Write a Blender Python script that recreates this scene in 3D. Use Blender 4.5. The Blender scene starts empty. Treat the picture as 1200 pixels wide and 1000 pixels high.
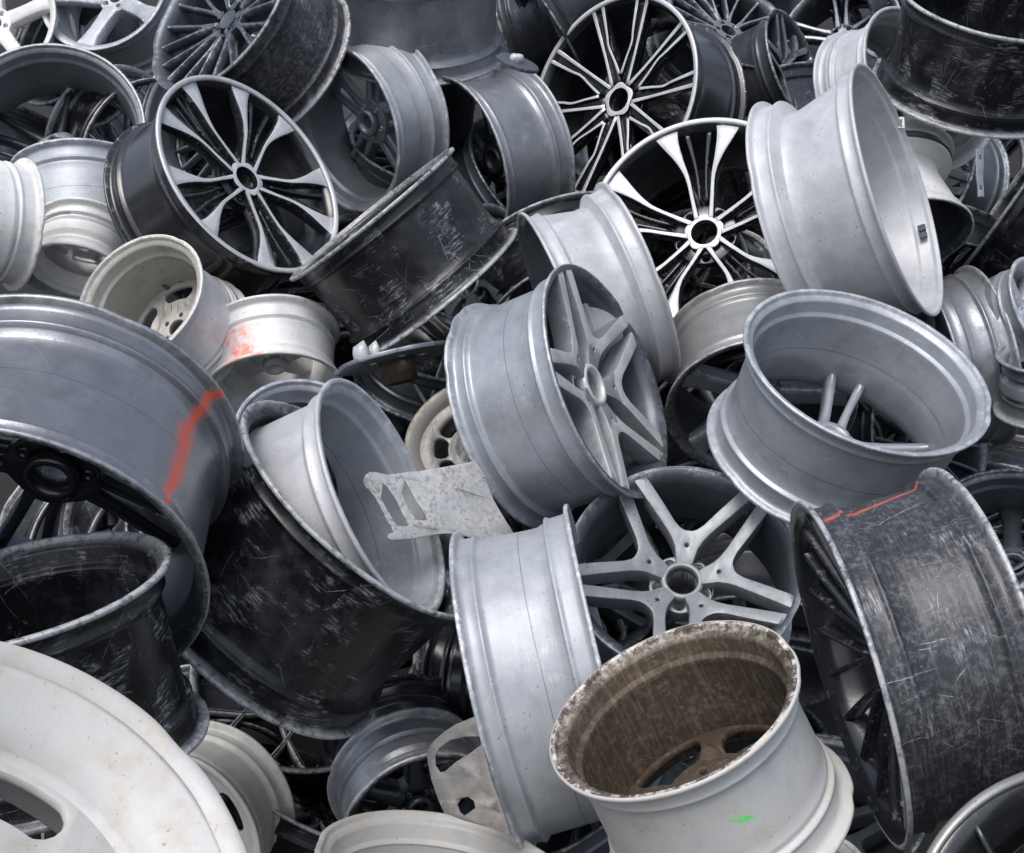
import bpy, bmesh, math, random
import numpy as np
from mathutils import Vector, Matrix, noise
random.seed(7)
S = bpy.context.scene
C = S.collection
PI = math.pi
RES_W, RES_H, FPX = 1200.0, 1000.0, 1430.0      # photograph grid used for the survey of positions

# ------------------------------------------------------------------ camera, sky, sun, exposure
cam_d = bpy.data.cameras.new('camera'); cam = bpy.data.objects.new('camera', cam_d); C.objects.link(cam)
CAM = Vector((0, 0, 1.60)); PITCH = math.radians(-15)
cam.location = CAM; cam.rotation_euler = (PI/2 + PITCH, 0, 0)
cam_d.sensor_width = 36; cam_d.lens = 36*FPX/RES_W; cam_d.clip_start = .05; cam_d.clip_end = 500
S.camera = cam
FW = Vector((0, math.cos(PITCH), math.sin(PITCH))); RT = Vector((1, 0, 0)); UP = RT.cross(FW)

SUN_EL, SUN_AZ = math.radians(60), math.radians(-150)     # azimuth from +Y towards +X
w = bpy.data.worlds.new('World'); S.world = w; w.use_nodes = True
nt = w.node_tree; bg = nt.nodes['Background']
sky = nt.nodes.new('ShaderNodeTexSky'); sky.sky_type = 'NISHITA'; sky.sun_disc = False
sky.sun_elevation = SUN_EL; sky.sun_rotation = SUN_AZ
sky.air_density = 1.0; sky.dust_density = 3.0; sky.ozone_density = 1.0; sky.altitude = 0
hs = nt.nodes.new('ShaderNodeHueSaturation'); hs.inputs['Saturation'].default_value = .62       # overcast: the blue is mostly washed out
nt.links.new(sky.outputs[0], hs.inputs['Color']); nt.links.new(hs.outputs[0], bg.inputs[0]); bg.inputs[1].default_value = .15
sl = bpy.data.lights.new('sun', 'SUN'); so = bpy.data.objects.new('sun', sl); C.objects.link(so)
sl.energy = 1.15; sl.angle = math.radians(30); sl.color = (1, .985, .965)
sd = Vector((math.sin(SUN_AZ)*math.cos(SUN_EL), math.cos(SUN_AZ)*math.cos(SUN_EL), math.sin(SUN_EL)))
so.rotation_euler = sd.to_track_quat('Z', 'Y').to_euler()
S.view_settings.view_transform = 'Standard'; S.view_settings.look = 'None'
S.view_settings.exposure = 0.5; S.view_settings.gamma = 1; S.view_settings.use_curve_mapping = False
S.render.engine = 'CYCLES'
S.render.resolution_x = 1024; S.render.resolution_y = 853

# ------------------------------------------------------------------ materials
class NG:
    def __init__(s, m): s.t = m.node_tree; s.n = s.t.nodes; s.l = s.t.links
    def new(s, ty, **k):
        o = s.n.new(ty)
        for a, b in k.items(): setattr(o, a, b)
        return o
    def put(s, sock, v):
        if isinstance(v, (int, float)): sock.default_value = v
        elif isinstance(v, (tuple, list)):
            sock.default_value = tuple(v) if len(v) == len(sock.default_value) else tuple(v)+(1,)
        else: s.l.new(v, sock)
    def math(s, op, a, b=0., c=0., clamp=False):
        o = s.new('ShaderNodeMath', operation=op); o.use_clamp = clamp
        s.put(o.inputs[0], a); s.put(o.inputs[1], b); s.put(o.inputs[2], c); return o.outputs[0]
    def mix(s, f, a, b):
        o = s.new('ShaderNodeMix', data_type='RGBA'); s.put(o.inputs[0], f); s.put(o.inputs[6], a); s.put(o.inputs[7], b); return o.outputs[2]
    def ramp(s, v, lo, hi):
        o = s.new('ShaderNodeMapRange'); o.clamp = True; s.put(o.inputs[0], v); s.put(o.inputs[1], lo); s.put(o.inputs[2], hi)
        return o.outputs[0]
    def noise(s, vec, sc, det=3, rough=.5, dist=0.):
        o = s.new('ShaderNodeTexNoise'); s.put(o.inputs['Vector'], vec); s.put(o.inputs['Scale'], sc)
        s.put(o.inputs['Detail'], det); s.put(o.inputs['Roughness'], rough); s.put(o.inputs['Distortion'], dist); return o
    def scale(s, vec, v):
        o = s.new('ShaderNodeVectorMath', operation='MULTIPLY'); s.put(o.inputs[0], vec); s.put(o.inputs[1], v); return o.outputs[0]
    def add(s, a, b):
        o = s.new('ShaderNodeVectorMath', operation='ADD'); s.put(o.inputs[0], a); s.put(o.inputs[1], b); return o.outputs[0]

MC = {}
def metal(name, base, rough=.38, metallic=.6, scr=.4, scol=(.6, .62, .65), dirt=.3, dcol=(.16, .14, .12),
          speck=.2, kcol=(.05, .05, .055), edge=.6, ecol=(.5, .51, .53), coat=0., marks=(), seam=0., drip=0., streak=0., blotch=0., bcol=(.5,.5,.52)):
    key = (name, tuple(map(tuple, marks)))
    if key in MC: return MC[key]
    m = bpy.data.materials.new(name); m.use_nodes = True; g = NG(m)
    b = g.n['Principled BSDF']
    tc = g.new('ShaderNodeTexCoord').outputs['Object']
    inf = g.new('ShaderNodeObjectInfo').outputs['Random']
    at = g.new('ShaderNodeAttribute', attribute_name='edge').outputs['Fac']
    # each object gets its own patch of the pattern
    off = g.new('ShaderNodeCombineXYZ'); g.put(off.inputs[0], g.math('MULTIPLY', inf, 37.)); g.put(off.inputs[1], g.math('MULTIPLY', inf, 91.)); g.put(off.inputs[2], g.math('MULTIPLY', inf, 13.))
    P = g.add(tc, off.outputs[0])
    col = base
    big = g.noise(P, 5, 4, .6).outputs[0]
    mid = g.noise(P, 22, 5, .65).outputs[0]
    fine = g.noise(P, 160, 3, .6).outputs[0]
    # gentle tonal variation of the coat
    dk = tuple(c*.72 for c in base); lt = tuple(min(1, c*1.16) for c in base)
    col = g.mix(g.ramp(g.math('ADD', g.math('MULTIPLY', big, .6), g.math('MULTIPLY', mid, .4)), .36, .66), dk, lt)
    rg = g.math('ADD', rough-.07, g.math('MULTIPLY', mid, .16))
    if dirt > 0:
        dm = g.math('MULTIPLY', g.ramp(g.math('ADD', g.math('MULTIPLY', big, .55), g.math('MULTIPLY', mid, .5)), .655-.24*dirt, .77-.14*dirt), min(1, .35+dirt*.6))
        col = g.mix(dm, col, dcol); rg = g.math('ADD', rg, g.math('MULTIPLY', dm, .3))
    if blotch > 0:
        bl = g.noise(P, 85, 8, .78, .1).outputs[0]
        bm_ = g.math('MULTIPLY', g.ramp(bl, .60-.2*blotch, .70-.2*blotch), g.ramp(mid, .3, .55))
        col = g.mix(g.math('MULTIPLY', bm_, .75), col, bcol); rg = g.math('ADD', rg, g.math('MULTIPLY', bm_, .2))
    if streak > 0:
        st = g.noise(g.scale(P, (14, 14, 260)), 1, 3, .6).outputs[0]
        col = g.mix(g.math('MULTIPLY', g.ramp(st, .52, .75), streak), col, scol)
    if drip > 0:     # runs along the axle direction
        sx0 = g.new('ShaderNodeSeparateXYZ'); g.put(sx0.inputs[0], tc)
        cx0 = g.new('ShaderNodeCombineXYZ'); g.put(cx0.inputs[0], g.math('MULTIPLY', g.math('ARCTAN2', sx0.outputs[1], sx0.outputs[0]), 22.)); g.put(cx0.inputs[1], g.math('MULTIPLY', sx0.outputs[2], 7.)); g.put(cx0.inputs[2], g.math('MULTIPLY', inf, 40.))
        dr = g.noise(cx0.outputs[0], 1, 5, .7, .3).outputs[0]
        col = g.mix(g.math('MULTIPLY', g.ramp(dr, .50, .68), drip), col, scol); col = g.mix(g.math('MULTIPLY', g.ramp(dr, .47, .33), drip), col, dcol)
    if seam > 0:
        sz = g.new('ShaderNodeSeparateXYZ'); g.put(sz.inputs[0], tc)
        zz = g.math('ABSOLUTE', g.math('SUBTRACT', g.math('ADD', sz.outputs[2], g.math('MULTIPLY', g.noise(tc, 3).outputs[0], .004)), .012))
        col = g.mix(g.math('MULTIPLY', g.math('SUBTRACT', 1., g.ramp(zz, .0004, .0011)), seam), col, (.05, .055, .06))
    if speck > 0:
        sp = g.math('MULTIPLY', g.ramp(fine, .70-.13*speck, .73-.13*speck), g.ramp(mid, .42, .6))
        col = g.mix(g.math('MULTIPLY', sp, .7), col, kcol)
    if scr > 0:
        # unrolled barrel coordinates: arc length round the wheel, height along it
        sx = g.new('ShaderNodeSeparateXYZ'); g.put(sx.inputs[0], tc); X_, Y_, Z_ = sx.outputs
        rad_ = g.math('SQRT', g.math('ADD', g.math('MULTIPLY', X_, X_), g.math('MULTIPLY', Y_, Y_)))
        un = g.new('ShaderNodeCombineXYZ'); g.put(un.inputs[0], g.math('MULTIPLY', g.math('ARCTAN2', Y_, X_), .25)); g.put(un.inputs[1], g.math('ADD', Z_, g.math('MULTIPLY', rad_, .8)))
        sh = g.new('ShaderNodeCombineXYZ'); g.put(sh.inputs[0], g.math('MULTIPLY', inf, 23.)); g.put(sh.inputs[1], g.math('MULTIPLY', inf, 57.))
        U = g.add(un.outputs[0], sh.outputs[0])
        Uw = g.add(U, g.scale(g.noise(P, 14, 3, .6).outputs['Color'], (.014, .014, 0)))
        tot = None
        wear = g.noise(U, 5.5, 3, .55).outputs[0]                     # where the wheel has been rubbed
        for i, (sc, wd, thr, wn) in enumerate(((6, .00045, .46, .05), (15, .00042, .50, .07), (30, .00042, .58, .10))):
            v = g.new('ShaderNodeTexVoronoi', feature='F1', voronoi_dimensions='2D'); g.put(v.inputs['Vector'], g.add(Uw, (i*3.1, i*1.7, 0))); g.put(v.inputs['Scale'], sc)
            loc = g.new('ShaderNodeVectorMath', operation='SUBTRACT'); g.put(loc.inputs[0], g.add(Uw, (i*3.1, i*1.7, 0))); g.put(loc.inputs[1], v.outputs['Position'])
            cc = g.new('ShaderNodeSeparateColor'); g.put(cc.inputs[0], v.outputs['Color'])
            ls_ = g.new('ShaderNodeSeparateXYZ'); g.put(ls_.inputs[0], loc.outputs[0])
            an = g.math('MULTIPLY', cc.outputs[0], 6.283); co, si = g.math('COSINE', an), g.math('SINE', an)
            lx = g.math('ADD', g.math('MULTIPLY', ls_.outputs[0], co), g.math('MULTIPLY', ls_.outputs[1], si))
            ly = g.math('SUBTRACT', g.math('MULTIPLY', ls_.outputs[1], co), g.math('MULTIPLY', ls_.outputs[0], si))
            ly = g.math('ADD', ly, g.math('MULTIPLY', g.math('MULTIPLY', lx, lx), g.math('MULTIPLY', g.math('SUBTRACT', cc.outputs[1], .5), sc*.45)))
            ln = g.math('SUBTRACT', 1., g.ramp(g.math('ABSOLUTE', ly), wd*.4, wd*1.5))
            en = g.math('SUBTRACT', 1., g.ramp(g.math('ABSOLUTE', lx), .22/sc, .5/sc))
            gate = g.math('MULTIPLY', g.ramp(cc.outputs[2], 1-scr*.62, 1.02-scr*.55), g.ramp(wear, thr-.10*scr, thr+.10))
            k = g.math('MULTIPLY', g.math('MULTIPLY', ln, en), g.math('MULTIPLY', g.math('MULTIPLY', gate, g.math('ADD', .3, g.math('MULTIPLY', cc.outputs[1], .7))), g.ramp(fine, .3, .55)))
            tot = k if tot is None else g.math('MAXIMUM', tot, k)
        # rubbed patches with a grain along the direction of travel, and chips
        gr = g.noise(g.add(g.scale(U, (28, 190, 1)), g.scale(g.noise(P, 5, 2).outputs['Color'], (1.2, 5, 0))), 1, 5, .75).outputs[0]
        scf = g.math('MULTIPLY', g.ramp(gr, .48, .70), g.ramp(g.noise(g.add(U, (3., 9., 1.)), 11, 5, .65).outputs[0], .66-.14*scr, .76-.14*scr))
        chips = g.math('MULTIPLY', g.ramp(g.noise(P, 95, 4, .75).outputs[0], .66, .69), g.ramp(wear, .52, .62))
        tot = g.math('MAXIMUM', tot, g.math('MAXIMUM', g.math('MULTIPLY', scf, .85), g.math('MULTIPLY', chips, .65)))
        tot = g.math('MULTIPLY', tot, min(1., .5+scr*.5))
        col = g.mix(tot, col, scol)
    if edge > 0:
        em = g.math('MULTIPLY', at, g.ramp(g.math('ADD', g.math('MULTIPLY', mid, .4), g.math('MULTIPLY', g.noise(P, 70, 4, .8).outputs[0], .6)), .60-.28*edge, .66-.16*edge))
        col = g.mix(em, col, ecol); rg = g.math('ADD', rg, g.math('MULTIPLY', em, .12))
    for mk in marks:
        # a mark sprayed on the barrel: (kind, angle, z0, z1, width, colour)
        kind, ang, z0, z1, wd, mcol = mk
        am, da, rad = ang
        sep = g.new('ShaderNodeSeparateXYZ'); g.put(sep.inputs[0], tc)
        x, y, z = sep.outputs
        ca, sa = math.cos(am), math.sin(am)
        th = g.math('ARCTAN2', g.math('ADD', g.math('MULTIPLY', x, -sa), g.math('MULTIPLY', y, ca)), g.math('ADD', g.math('MULTIPLY', x, ca), g.math('MULTIPLY', y, sa)))
        zn = g.ramp(z, z0, z1) if z0 < z1 else g.math('SUBTRACT', 1., g.ramp(z, z1, z0))
        cen = g.math('MULTIPLY', g.math('SUBTRACT', zn, .5), da)
        wob = g.math('MULTIPLY', g.math('SUBTRACT', g.noise(tc, 13, 3, .6).outputs[0], .5), .05 if kind != 'line' else .012)
        t2 = g.math('ADD', g.math('MULTIPLY', g.math('SUBTRACT', th, cen), rad), wob)
        ww = g.math('MULTIPLY', wd, g.math('ADD', .3, g.math('MULTIPLY', g.math('SINE', g.math('MULTIPLY', zn, 2.9)), 1.3))) if kind == 'spray' else wd
        d = g.math('DIVIDE', g.math('ABSOLUTE', t2), ww); side = 1.
        zlo, zhi = min(z0, z1), max(z0, z1)
        zin = g.math('MULTIPLY', g.ramp(z, zlo-.006, zlo+.006), g.math('SUBTRACT', 1., g.ramp(z, zhi-.006, zhi+.006)))
        k = g.math('MULTIPLY', g.math('SUBTRACT', 1., g.ramp(d, .1 if kind == 'spray' else .75, 1.3)), g.math('MULTIPLY', side, zin))
        if kind == 'stain': k = g.math('MULTIPLY', k, g.ramp(g.noise(tc, 26, 4, .7).outputs[0], .42, .62))
        else: k = g.math('MULTIPLY', k, g.ramp(g.noise(tc, 120, 3, .7).outputs[0], .25, .48))
        k = g.math('MULTIPLY', k, .9)
        col = g.mix(k, col, mcol); metm = k
    g.put(b.inputs['Base Color'], col); g.put(b.inputs['Roughness'], rg)
    if marks: g.put(b.inputs['Metallic'], g.math('MULTIPLY', metallic, g.math('SUBTRACT', 1., metm)))
    else: b.inputs['Metallic'].default_value = metallic
    b.inputs['Coat Weight'].default_value = coat; b.inputs['Coat Roughness'].default_value = .25
    bu = g.new('ShaderNodeBump'); bu.inputs['Strength'].default_value = .35; bu.inputs['Distance'].default_value = .002
    g.put(bu.inputs['Height'], g.math('ADD', mid, g.math('MULTIPLY', fine, .35))); g.l.new(bu.outputs[0], b.inputs['Normal'])
    MC[key] = m; return m

ORANGE = (.75, .075, .02); PINK = (.85, .22, .15); GREEN = (.05, .75, .08)
KINDS = {
 'silver': dict(seam=.65, streak=.10, base=(.37, .395, .43), rough=.40, metallic=.42, scr=.62, scol=(.68, .70, .73), dirt=.18, dcol=(.17, .18, .19), speck=.25, edge=.45, ecol=(.55, .57, .6)),
 'light':  dict(seam=.65, streak=.10, base=(.42, .445, .48), rough=.48, metallic=.25, scr=.5, scol=(.8, .82, .84), dirt=.25, dcol=(.30, .31, .32), speck=.35, edge=.4, ecol=(.7, .72, .74)),
 'pale':   dict(streak=.08, drip=.08, base=(.53, .54, .565), rough=.5, metallic=.22, scr=.45, scol=(.42, .42, .43), dirt=.2, dcol=(.42, .41, .40), speck=.4, edge=.35, ecol=(.5, .49, .48)),
 'white':  dict(base=(.74, .74, .74), rough=.48, metallic=.08, scr=.15, scol=(.5, .48, .45), dirt=.5, dcol=(.46, .40, .31), speck=.5, kcol=(.18, .16, .14), edge=.45, ecol=(.52, .49, .44)),
 'cream':  dict(base=(.62, .61, .57), rough=.5, metallic=.12, scr=.2, scol=(.4, .37, .33), dirt=.45, dcol=(.30, .27, .22), speck=.5, kcol=(.12, .11, .09), edge=.5, ecol=(.70, .68, .64)),
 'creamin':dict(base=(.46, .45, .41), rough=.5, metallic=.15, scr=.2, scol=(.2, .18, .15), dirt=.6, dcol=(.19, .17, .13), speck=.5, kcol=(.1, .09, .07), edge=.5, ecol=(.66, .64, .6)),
 'warm':   dict(base=(.34, .345, .34), rough=.38, metallic=.45, scr=.3, scol=(.6, .6, .6), dirt=.25, dcol=(.16, .15, .14), speck=.3, edge=.5, ecol=(.55, .54, .52)),
 'grey':   dict(base=(.25, .27, .30), rough=.38, metallic=.5, scr=.55, scol=(.55, .57, .6), dirt=.2, dcol=(.07, .075, .08), speck=.2, edge=.6, ecol=(.42, .43, .45)),
 'dark':   dict(base=(.055, .060, .072), rough=.34, metallic=.5, scr=.55, scol=(.42, .45, .5), dirt=.2, dcol=(.03, .03, .03), speck=.1, edge=.6, ecol=(.35, .36, .38)),
 'black':  dict(base=(.007, .008, .010), rough=.30, metallic=.15, scr=1.0, scol=(.50, .52, .56), dirt=.55, dcol=(.055, .056, .06), speck=.1, edge=.85, ecol=(.42, .43, .45), coat=.05),
 'mottle': dict(base=(.035, .037, .042), rough=.36, metallic=.3, scr=.8, scol=(.6, .61, .64), dirt=.25, dcol=(.06, .06, .06), speck=.2, edge=.8, ecol=(.45, .45, .47), blotch=.6, bcol=(.13, .135, .15), streak=.12),
 'scuffed':dict(base=(.27, .285, .31), rough=.36, metallic=.55, scr=.8, scol=(.58, .6, .63), dirt=.35, dcol=(.04, .04, .045), speck=.3, edge=.7, ecol=(.45, .46, .48), blotch=.4, bcol=(.3, .31, .33)),
 'brown':  dict(base=(.080, .058, .040), rough=.6, metallic=.15, scr=.5, scol=(.42, .36, .28), dirt=.55, dcol=(.035, .025, .018), speck=.4, kcol=(.03, .02, .015), edge=.5, ecol=(.7, .67, .62), streak=.04, drip=.2, blotch=.6, bcol=(.17, .135, .10)),
 'rust': dict(base=(.080, .058, .040), rough=.6, metallic=.15, scr=.5, scol=(.42, .36, .28), dirt=.55, dcol=(.035, .025, .018), speck=.4, kcol=(.03, .02, .015), edge=.5, ecol=(.7, .67, .62), streak=.06, drip=0., blotch=.45, bcol=(.17, .135, .10)),
 'rusty':  dict(base=(.33, .325, .31), rough=.5, metallic=.3, scr=.4, scol=(.15, .12, .09), dirt=.7, dcol=(.16, .12, .08), speck=.7, edge=.7, ecol=(.16, .13, .1)),
 'gunmetal':dict(seam=.5, base=(.25, .26, .285), rough=.34, metallic=.72, scr=.6, scol=(.55, .57, .6), dirt=.25, dcol=(.08, .085, .09), speck=.3, edge=.7, ecol=(.40, .41, .43), streak=.08),
 'cast':dict(base=(.30, .315, .335), rough=.46, metallic=.35, scr=.8, scol=(.62, .63, .65), dirt=.4, dcol=(.14, .145, .15), speck=.5, edge=.5, ecol=(.55, .56, .58), blotch=.2, bcol=(.42, .43, .45)),
 'dull_plate':dict(base=(.17, .165, .16), rough=.5, metallic=.35, scr=.6, scol=(.45, .45, .44), dirt=.6, dcol=(.12, .10, .08), speck=.6, edge=0, streak=.12, blotch=.3, bcol=(.18, .17, .155)),
 'dirty_white':dict(base=(.62, .625, .63), rough=.5, metallic=.05, scr=.4, scol=(.40, .38, .35), dirt=.85, dcol=(.42, .385, .32), speck=.35, kcol=(.16, .14, .11), edge=.5, ecol=(.50, .46, .40), streak=.06, drip=.10),
 'rusty_pale':dict(blotch=.6, bcol=(.24, .24, .235), streak=.2, base=(.60, .60, .60), rough=.5, metallic=.25, scr=.9, scol=(.22, .2, .17), dirt=.45, dcol=(.28, .24, .18), speck=.6, edge=0),
 'machined':dict(streak=.12, base=(.62, .63, .645), rough=.38, metallic=.25, scr=.3, scol=(.5, .5, .52), dirt=.05, dcol=(.5, .5, .5), speck=.15, edge=0),
 'gloss':  dict(base=(.016, .018, .022), rough=.2, metallic=.1, scr=.12, scol=(.3, .32, .35), dirt=.2, dcol=(.05, .052, .055), speck=.1, edge=.2, ecol=(.3, .3, .32), coat=.5),
 'slate':  dict(base=(.10, .115, .135), rough=.38, metallic=.5, scr=.25, scol=(.4, .42, .45), dirt=.2, dcol=(.06, .06, .065), speck=.2, edge=.4, ecol=(.4, .42, .44)),
}
def mat(k, marks=()):
    return metal({'machined': 'machined_aluminium'}.get(k, k+'_finish'), marks=marks, **KINDS[k])

# ------------------------------------------------------------------ object helpers
def finish(name, bm, mats, parent=None, ang=30):
    for e in bm.edges:
        if len(e.link_faces) == 2: e.smooth = e.calc_face_angle(0) < math.radians(ang)
    for f in bm.faces: f.smooth = True
    me = bpy.data.meshes.new(name); bm.to_mesh(me); bm.free()
    for m in mats: me.materials.append(m)
    o = bpy.data.objects.new(name, me); C.objects.link(o)
    if parent is not None: o.parent = parent
    return o

def lathe(bm, prof, n=112, mi=0, mod=None, edge=None):
    """prof: closed ring of (r, z[, edge, mat])"""
    L = bm.verts.layers.float.get('edge') or bm.verts.layers.float.new('edge')
    rings = []
    for p in prof:
        ring = []
        for i in range(n):
            a = 2*PI*i/n; r, z = p[0], p[1]
            if mod: r, z = mod(r, z, a)
            v = bm.verts.new((r*math.cos(a), r*math.sin(a), z)); v[L] = p[2] if len(p) > 2 else 0
            ring.append(v)
        rings.append(ring)
    for j in range(len(rings)):
        A, B = rings[j], rings[(j+1) % len(rings)]
        for i in range(n):
            f = bm.faces.new((A[i], B[i], B[(i+1) % n], A[(i+1) % n])); f.material_index = prof[j][3] if len(prof[j]) > 3 else mi

def barrel_profile(R, W, tmin, deep):
    """outer skin from back (z=0) to face (z=W), then the inner skin back again"""
    rc = R*tmin
    o = [(R-.0035, .000, 1), (R-.0008, .0008, 1), (R, .003, 1), (R-.0004, .0065, 1), (R-.0025, .0085, 1), (R-.0110, .0095, .5), (R-.0160, .0125, 0), (R-.0175, .018, 0),
         (R-.0180, .033, 0), (R-.0158, .0355, 0), (R-.0155, .0385, 0), (R-.0178, .041, 0), (R-.0245, .0445, 0), (R-.0255, .050, 0)]
    zc = W-.088
    for k in range(1, 9):
        t = k/9; s = t*.9+.1*t*t*(3-2*t)
        o.append((R-.0255+(rc-R+.0255)*s, .050+(zc-.050)*t, 0))
    o += [(rc, zc, 0), (rc, W-.066, 0), (rc+.002, W-.0625, 0), (R-.0255, W-.0545, 0), (R-.0235, W-.0525, 0), (R-.0165, W-.0505, 0), (R-.0150, W-.048, 0), (R-.0155, W-.045, 0), (R-.0182, W-.0425, 0), (R-.0185, W-.038, 0),
          (R-.0178, W-.019, 0), (R-.0160, W-.0125, .0), (R-.0110, W-.0095, .5), (R-.0025, W-.0085, 1), (R-.0004, W-.0065, 1), (R, W-.003, 1), (R-.0010, W-.0007, 1)]
    i = [(R-.0030, W, .8, 1), (R-.0105, W-.001, .5, 1), (R-.0160, W-.007, .2, 1), (R-.0245, W-.014, 0, 1), (R-.027, W-.034, 0, 1), (R-.030, W-.048, 0, 1)]
    if rc < R-.036: i.append((rc-.0075, W-.062, 0, 1))
    i += [(rc-.0075, zc-.004, 0, 1)]
    for k in range(8, 0, -1):
        t = k/9; s = t*.9+.1*t*t*(3-2*t)
        i.append((R-.0255+(rc-R+.0255)*s-.0070, .050+(zc-.050)*t-.002, 0, 1))
    i += [(R-.0335, .0500, 0, 1), (R-.0325, .0470, 0, 1), (R-.0262, .0435, 0, 1), (R-.0250, .0410, 0, 1), (R-.0245, .0180, 0, 1), (R-.0225, .0130, .1, 1), (R-.0125, .0100, .5, 1), (R-.0105, .0085, .6, 1), (R-.0098, .0012, .9, 1), (R-.0088, .0000, 1, 1)]
    return o + i

def barrel(root, R, W, tmin, mo, mi_, rnd, dent=.0015, tilt_out=0, lip=None):
    bm = bmesh.new()
    ph = [rnd.uniform(0, 2*PI) for _ in range(4)]
    dn = [(rnd.uniform(0, 2*PI), rnd.choice((0, W)), rnd.uniform(.001, .0045)*(dent/.0015), rnd.uniform(.04, .13)) for _ in range(7)]
    def mod(r, z, a):
        q = dent*(math.sin(2*a+ph[0])+.6*math.sin(3*a+ph[1]+z*4)+.25*math.sin(7*a+ph[2]))
        zz = z+dent*.8*math.sin(2*a+ph[3])
        for (pa, pz, am, wd) in dn:
            da = abs((a-pa+PI) % (2*PI)-PI)
            f = math.exp(-(da/wd)**2)*math.exp(-((z-pz)/.022)**2)
            q -= am*f; zz += (am*.7 if pz == 0 else -am*.7)*f
        return r+q, zz-W/2
    lathe(bm, [(p[0], p[1], p[2], p[3] if len(p) > 3 else 0) for p in barrel_profile(R, W, tmin, 0)], 176 if R > .19 else 128, mod=mod)
    return finish('barrel', bm, [mo, mi_], root)

def catmull(pts, sub=4):
    out = []
    n = len(pts)
    for i in range(n-1):
        p0, p1, p2, p3 = pts[max(i-1, 0)], pts[i], pts[i+1], pts[min(i+2, n-1)]
        for k in range(sub):
            t = k/sub
            out.append([.5*((2*b)+(-a+c)*t+(2*a-5*b+4*c-d)*t*t+(-a+3*b-3*c+d)*t**3) for a, b, c, d in zip(p0, p1, p2, p3)])
    out.append(list(pts[-1])); return out

LIM = {}
def keep_inside(bm):
    """spoke ends stop inside the wall of the barrel"""
    R, W, rc = LIM['R'], LIM['W'], LIM['rc']
    for v in bm.verts:
        d = W/2-v.co.z; m = R-.0145 if d < .009 else (R-.0225 if d < .048 else rc-.0045)
        r = math.hypot(v.co.x, v.co.y)
        if r > m: v.co.x *= m/r; v.co.y *= m/r

def arm(bm, path, phi, zf, sub=4, bev=.004, draft=.82):
    """path points: (r, t, z drop, width, depth) ; face strip gets material 0, flanks 1"""
    L = bm.verts.layers.float.get('edge') or bm.verts.layers.float.new('edge')
    pts = catmull(path, sub)
    c, s = math.cos(phi), math.sin(phi)
    secs = []
    for i, (r, t, zd, wd, h) in enumerate(pts):
        a = pts[max(i-1, 0)]; b = pts[min(i+1, len(pts)-1)]
        tx, ty = b[0]-a[0], b[1]-a[1]; l = math.hypot(tx, ty) or 1; nx, ny = -ty/l, tx/l
        bv = min(bev, wd*.22); z = zf-zd; hw = wd/2
        prof = [(-hw+bv, 0), (-hw*.33, .0003), (hw*.33, .0003), (hw-bv, 0), (hw, -bv), (hw*1.0, -h*.62), (hw*draft, -h), (-hw*draft, -h), (-hw*1.0, -h*.62), (-hw, -bv)]
        ring = []
        for (u, dz) in prof:
            X, Y = r+nx*u, t+ny*u
            v = bm.verts.new((X*c-Y*s, X*s+Y*c, z+dz)); ring.append(v)
        for k in (0, 3, 4, 9): ring[k][L] = 1
        secs.append(ring)
    n = 10
    for i in range(len(secs)-1):
        for k in range(n):
            f = bm.faces.new((secs[i][k], secs[i][(k+1) % n], secs[i+1][(k+1) % n], secs[i+1][k]))
            f.material_index = 0 if k in (0, 1, 2) else 1
    bm.faces.new(secs[0][::-1]).material_index = 1; bm.faces.new(secs[-1]).material_index = 1

def plate(name, outer, holes, th, bev, m, parent=None, z=0, deform=None, mats=None, fine=.03):
    """flat casting with real holes; outlines are lists of (x, y)"""
    cu = bpy.data.curves.new(name, 'CURVE'); cu.dimensions = '2D'; cu.fill_mode = 'BOTH'; cu.extrude = th/2-bev; cu.bevel_depth = bev; cu.bevel_resolution = 1
    cu.offset = -bev
    for pl in [outer]+holes:
        sp = cu.splines.new('POLY'); sp.points.add(len(pl)-1); sp.use_cyclic_u = True
        for q, (x, y) in zip(sp.points, pl): q.co = (x, y, 0, 1)
    to = bpy.data.objects.new('outline', cu); C.objects.link(to)
    dg = bpy.context.evaluated_depsgraph_get(); me = bpy.data.meshes.new_from_object(to.evaluated_get(dg))
    bpy.data.objects.remove(to); bpy.data.curves.remove(cu)
    bm = bmesh.new(); bm.from_mesh(me); bpy.data.meshes.remove(me)
    bmesh.ops.remove_doubles(bm, verts=bm.verts, dist=1e-5)
    if deform:
        bmesh.ops.triangulate(bm, faces=[f for f in bm.faces if len(f.verts) > 4])
        for _ in range(2 if fine > .025 else 4):
            le = [e for e in bm.edges if e.calc_length() > fine]
            if le: bmesh.ops.subdivide_edges(bm, edges=le, cuts=1); bmesh.ops.triangulate(bm, faces=[f for f in bm.faces if len(f.verts) > 3])
    for v in bm.verts:
        v.co.z += z
        if deform: v.co = deform(v.co)
    for f in bm.faces: f.material_index = 0
    if mats:
        bm.normal_update()
        for f in bm.faces: f.material_index = 0 if f.normal.z > .8 and f.calc_center_median().z > z else 1
    return finish(name, bm, mats or [m], parent)

def circ(r, n=40, cx=0, cy=0, a0=0): return [(cx+r*math.cos(a0+2*PI*i/n), cy+r*math.sin(a0+2*PI*i/n)) for i in range(n)]

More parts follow.
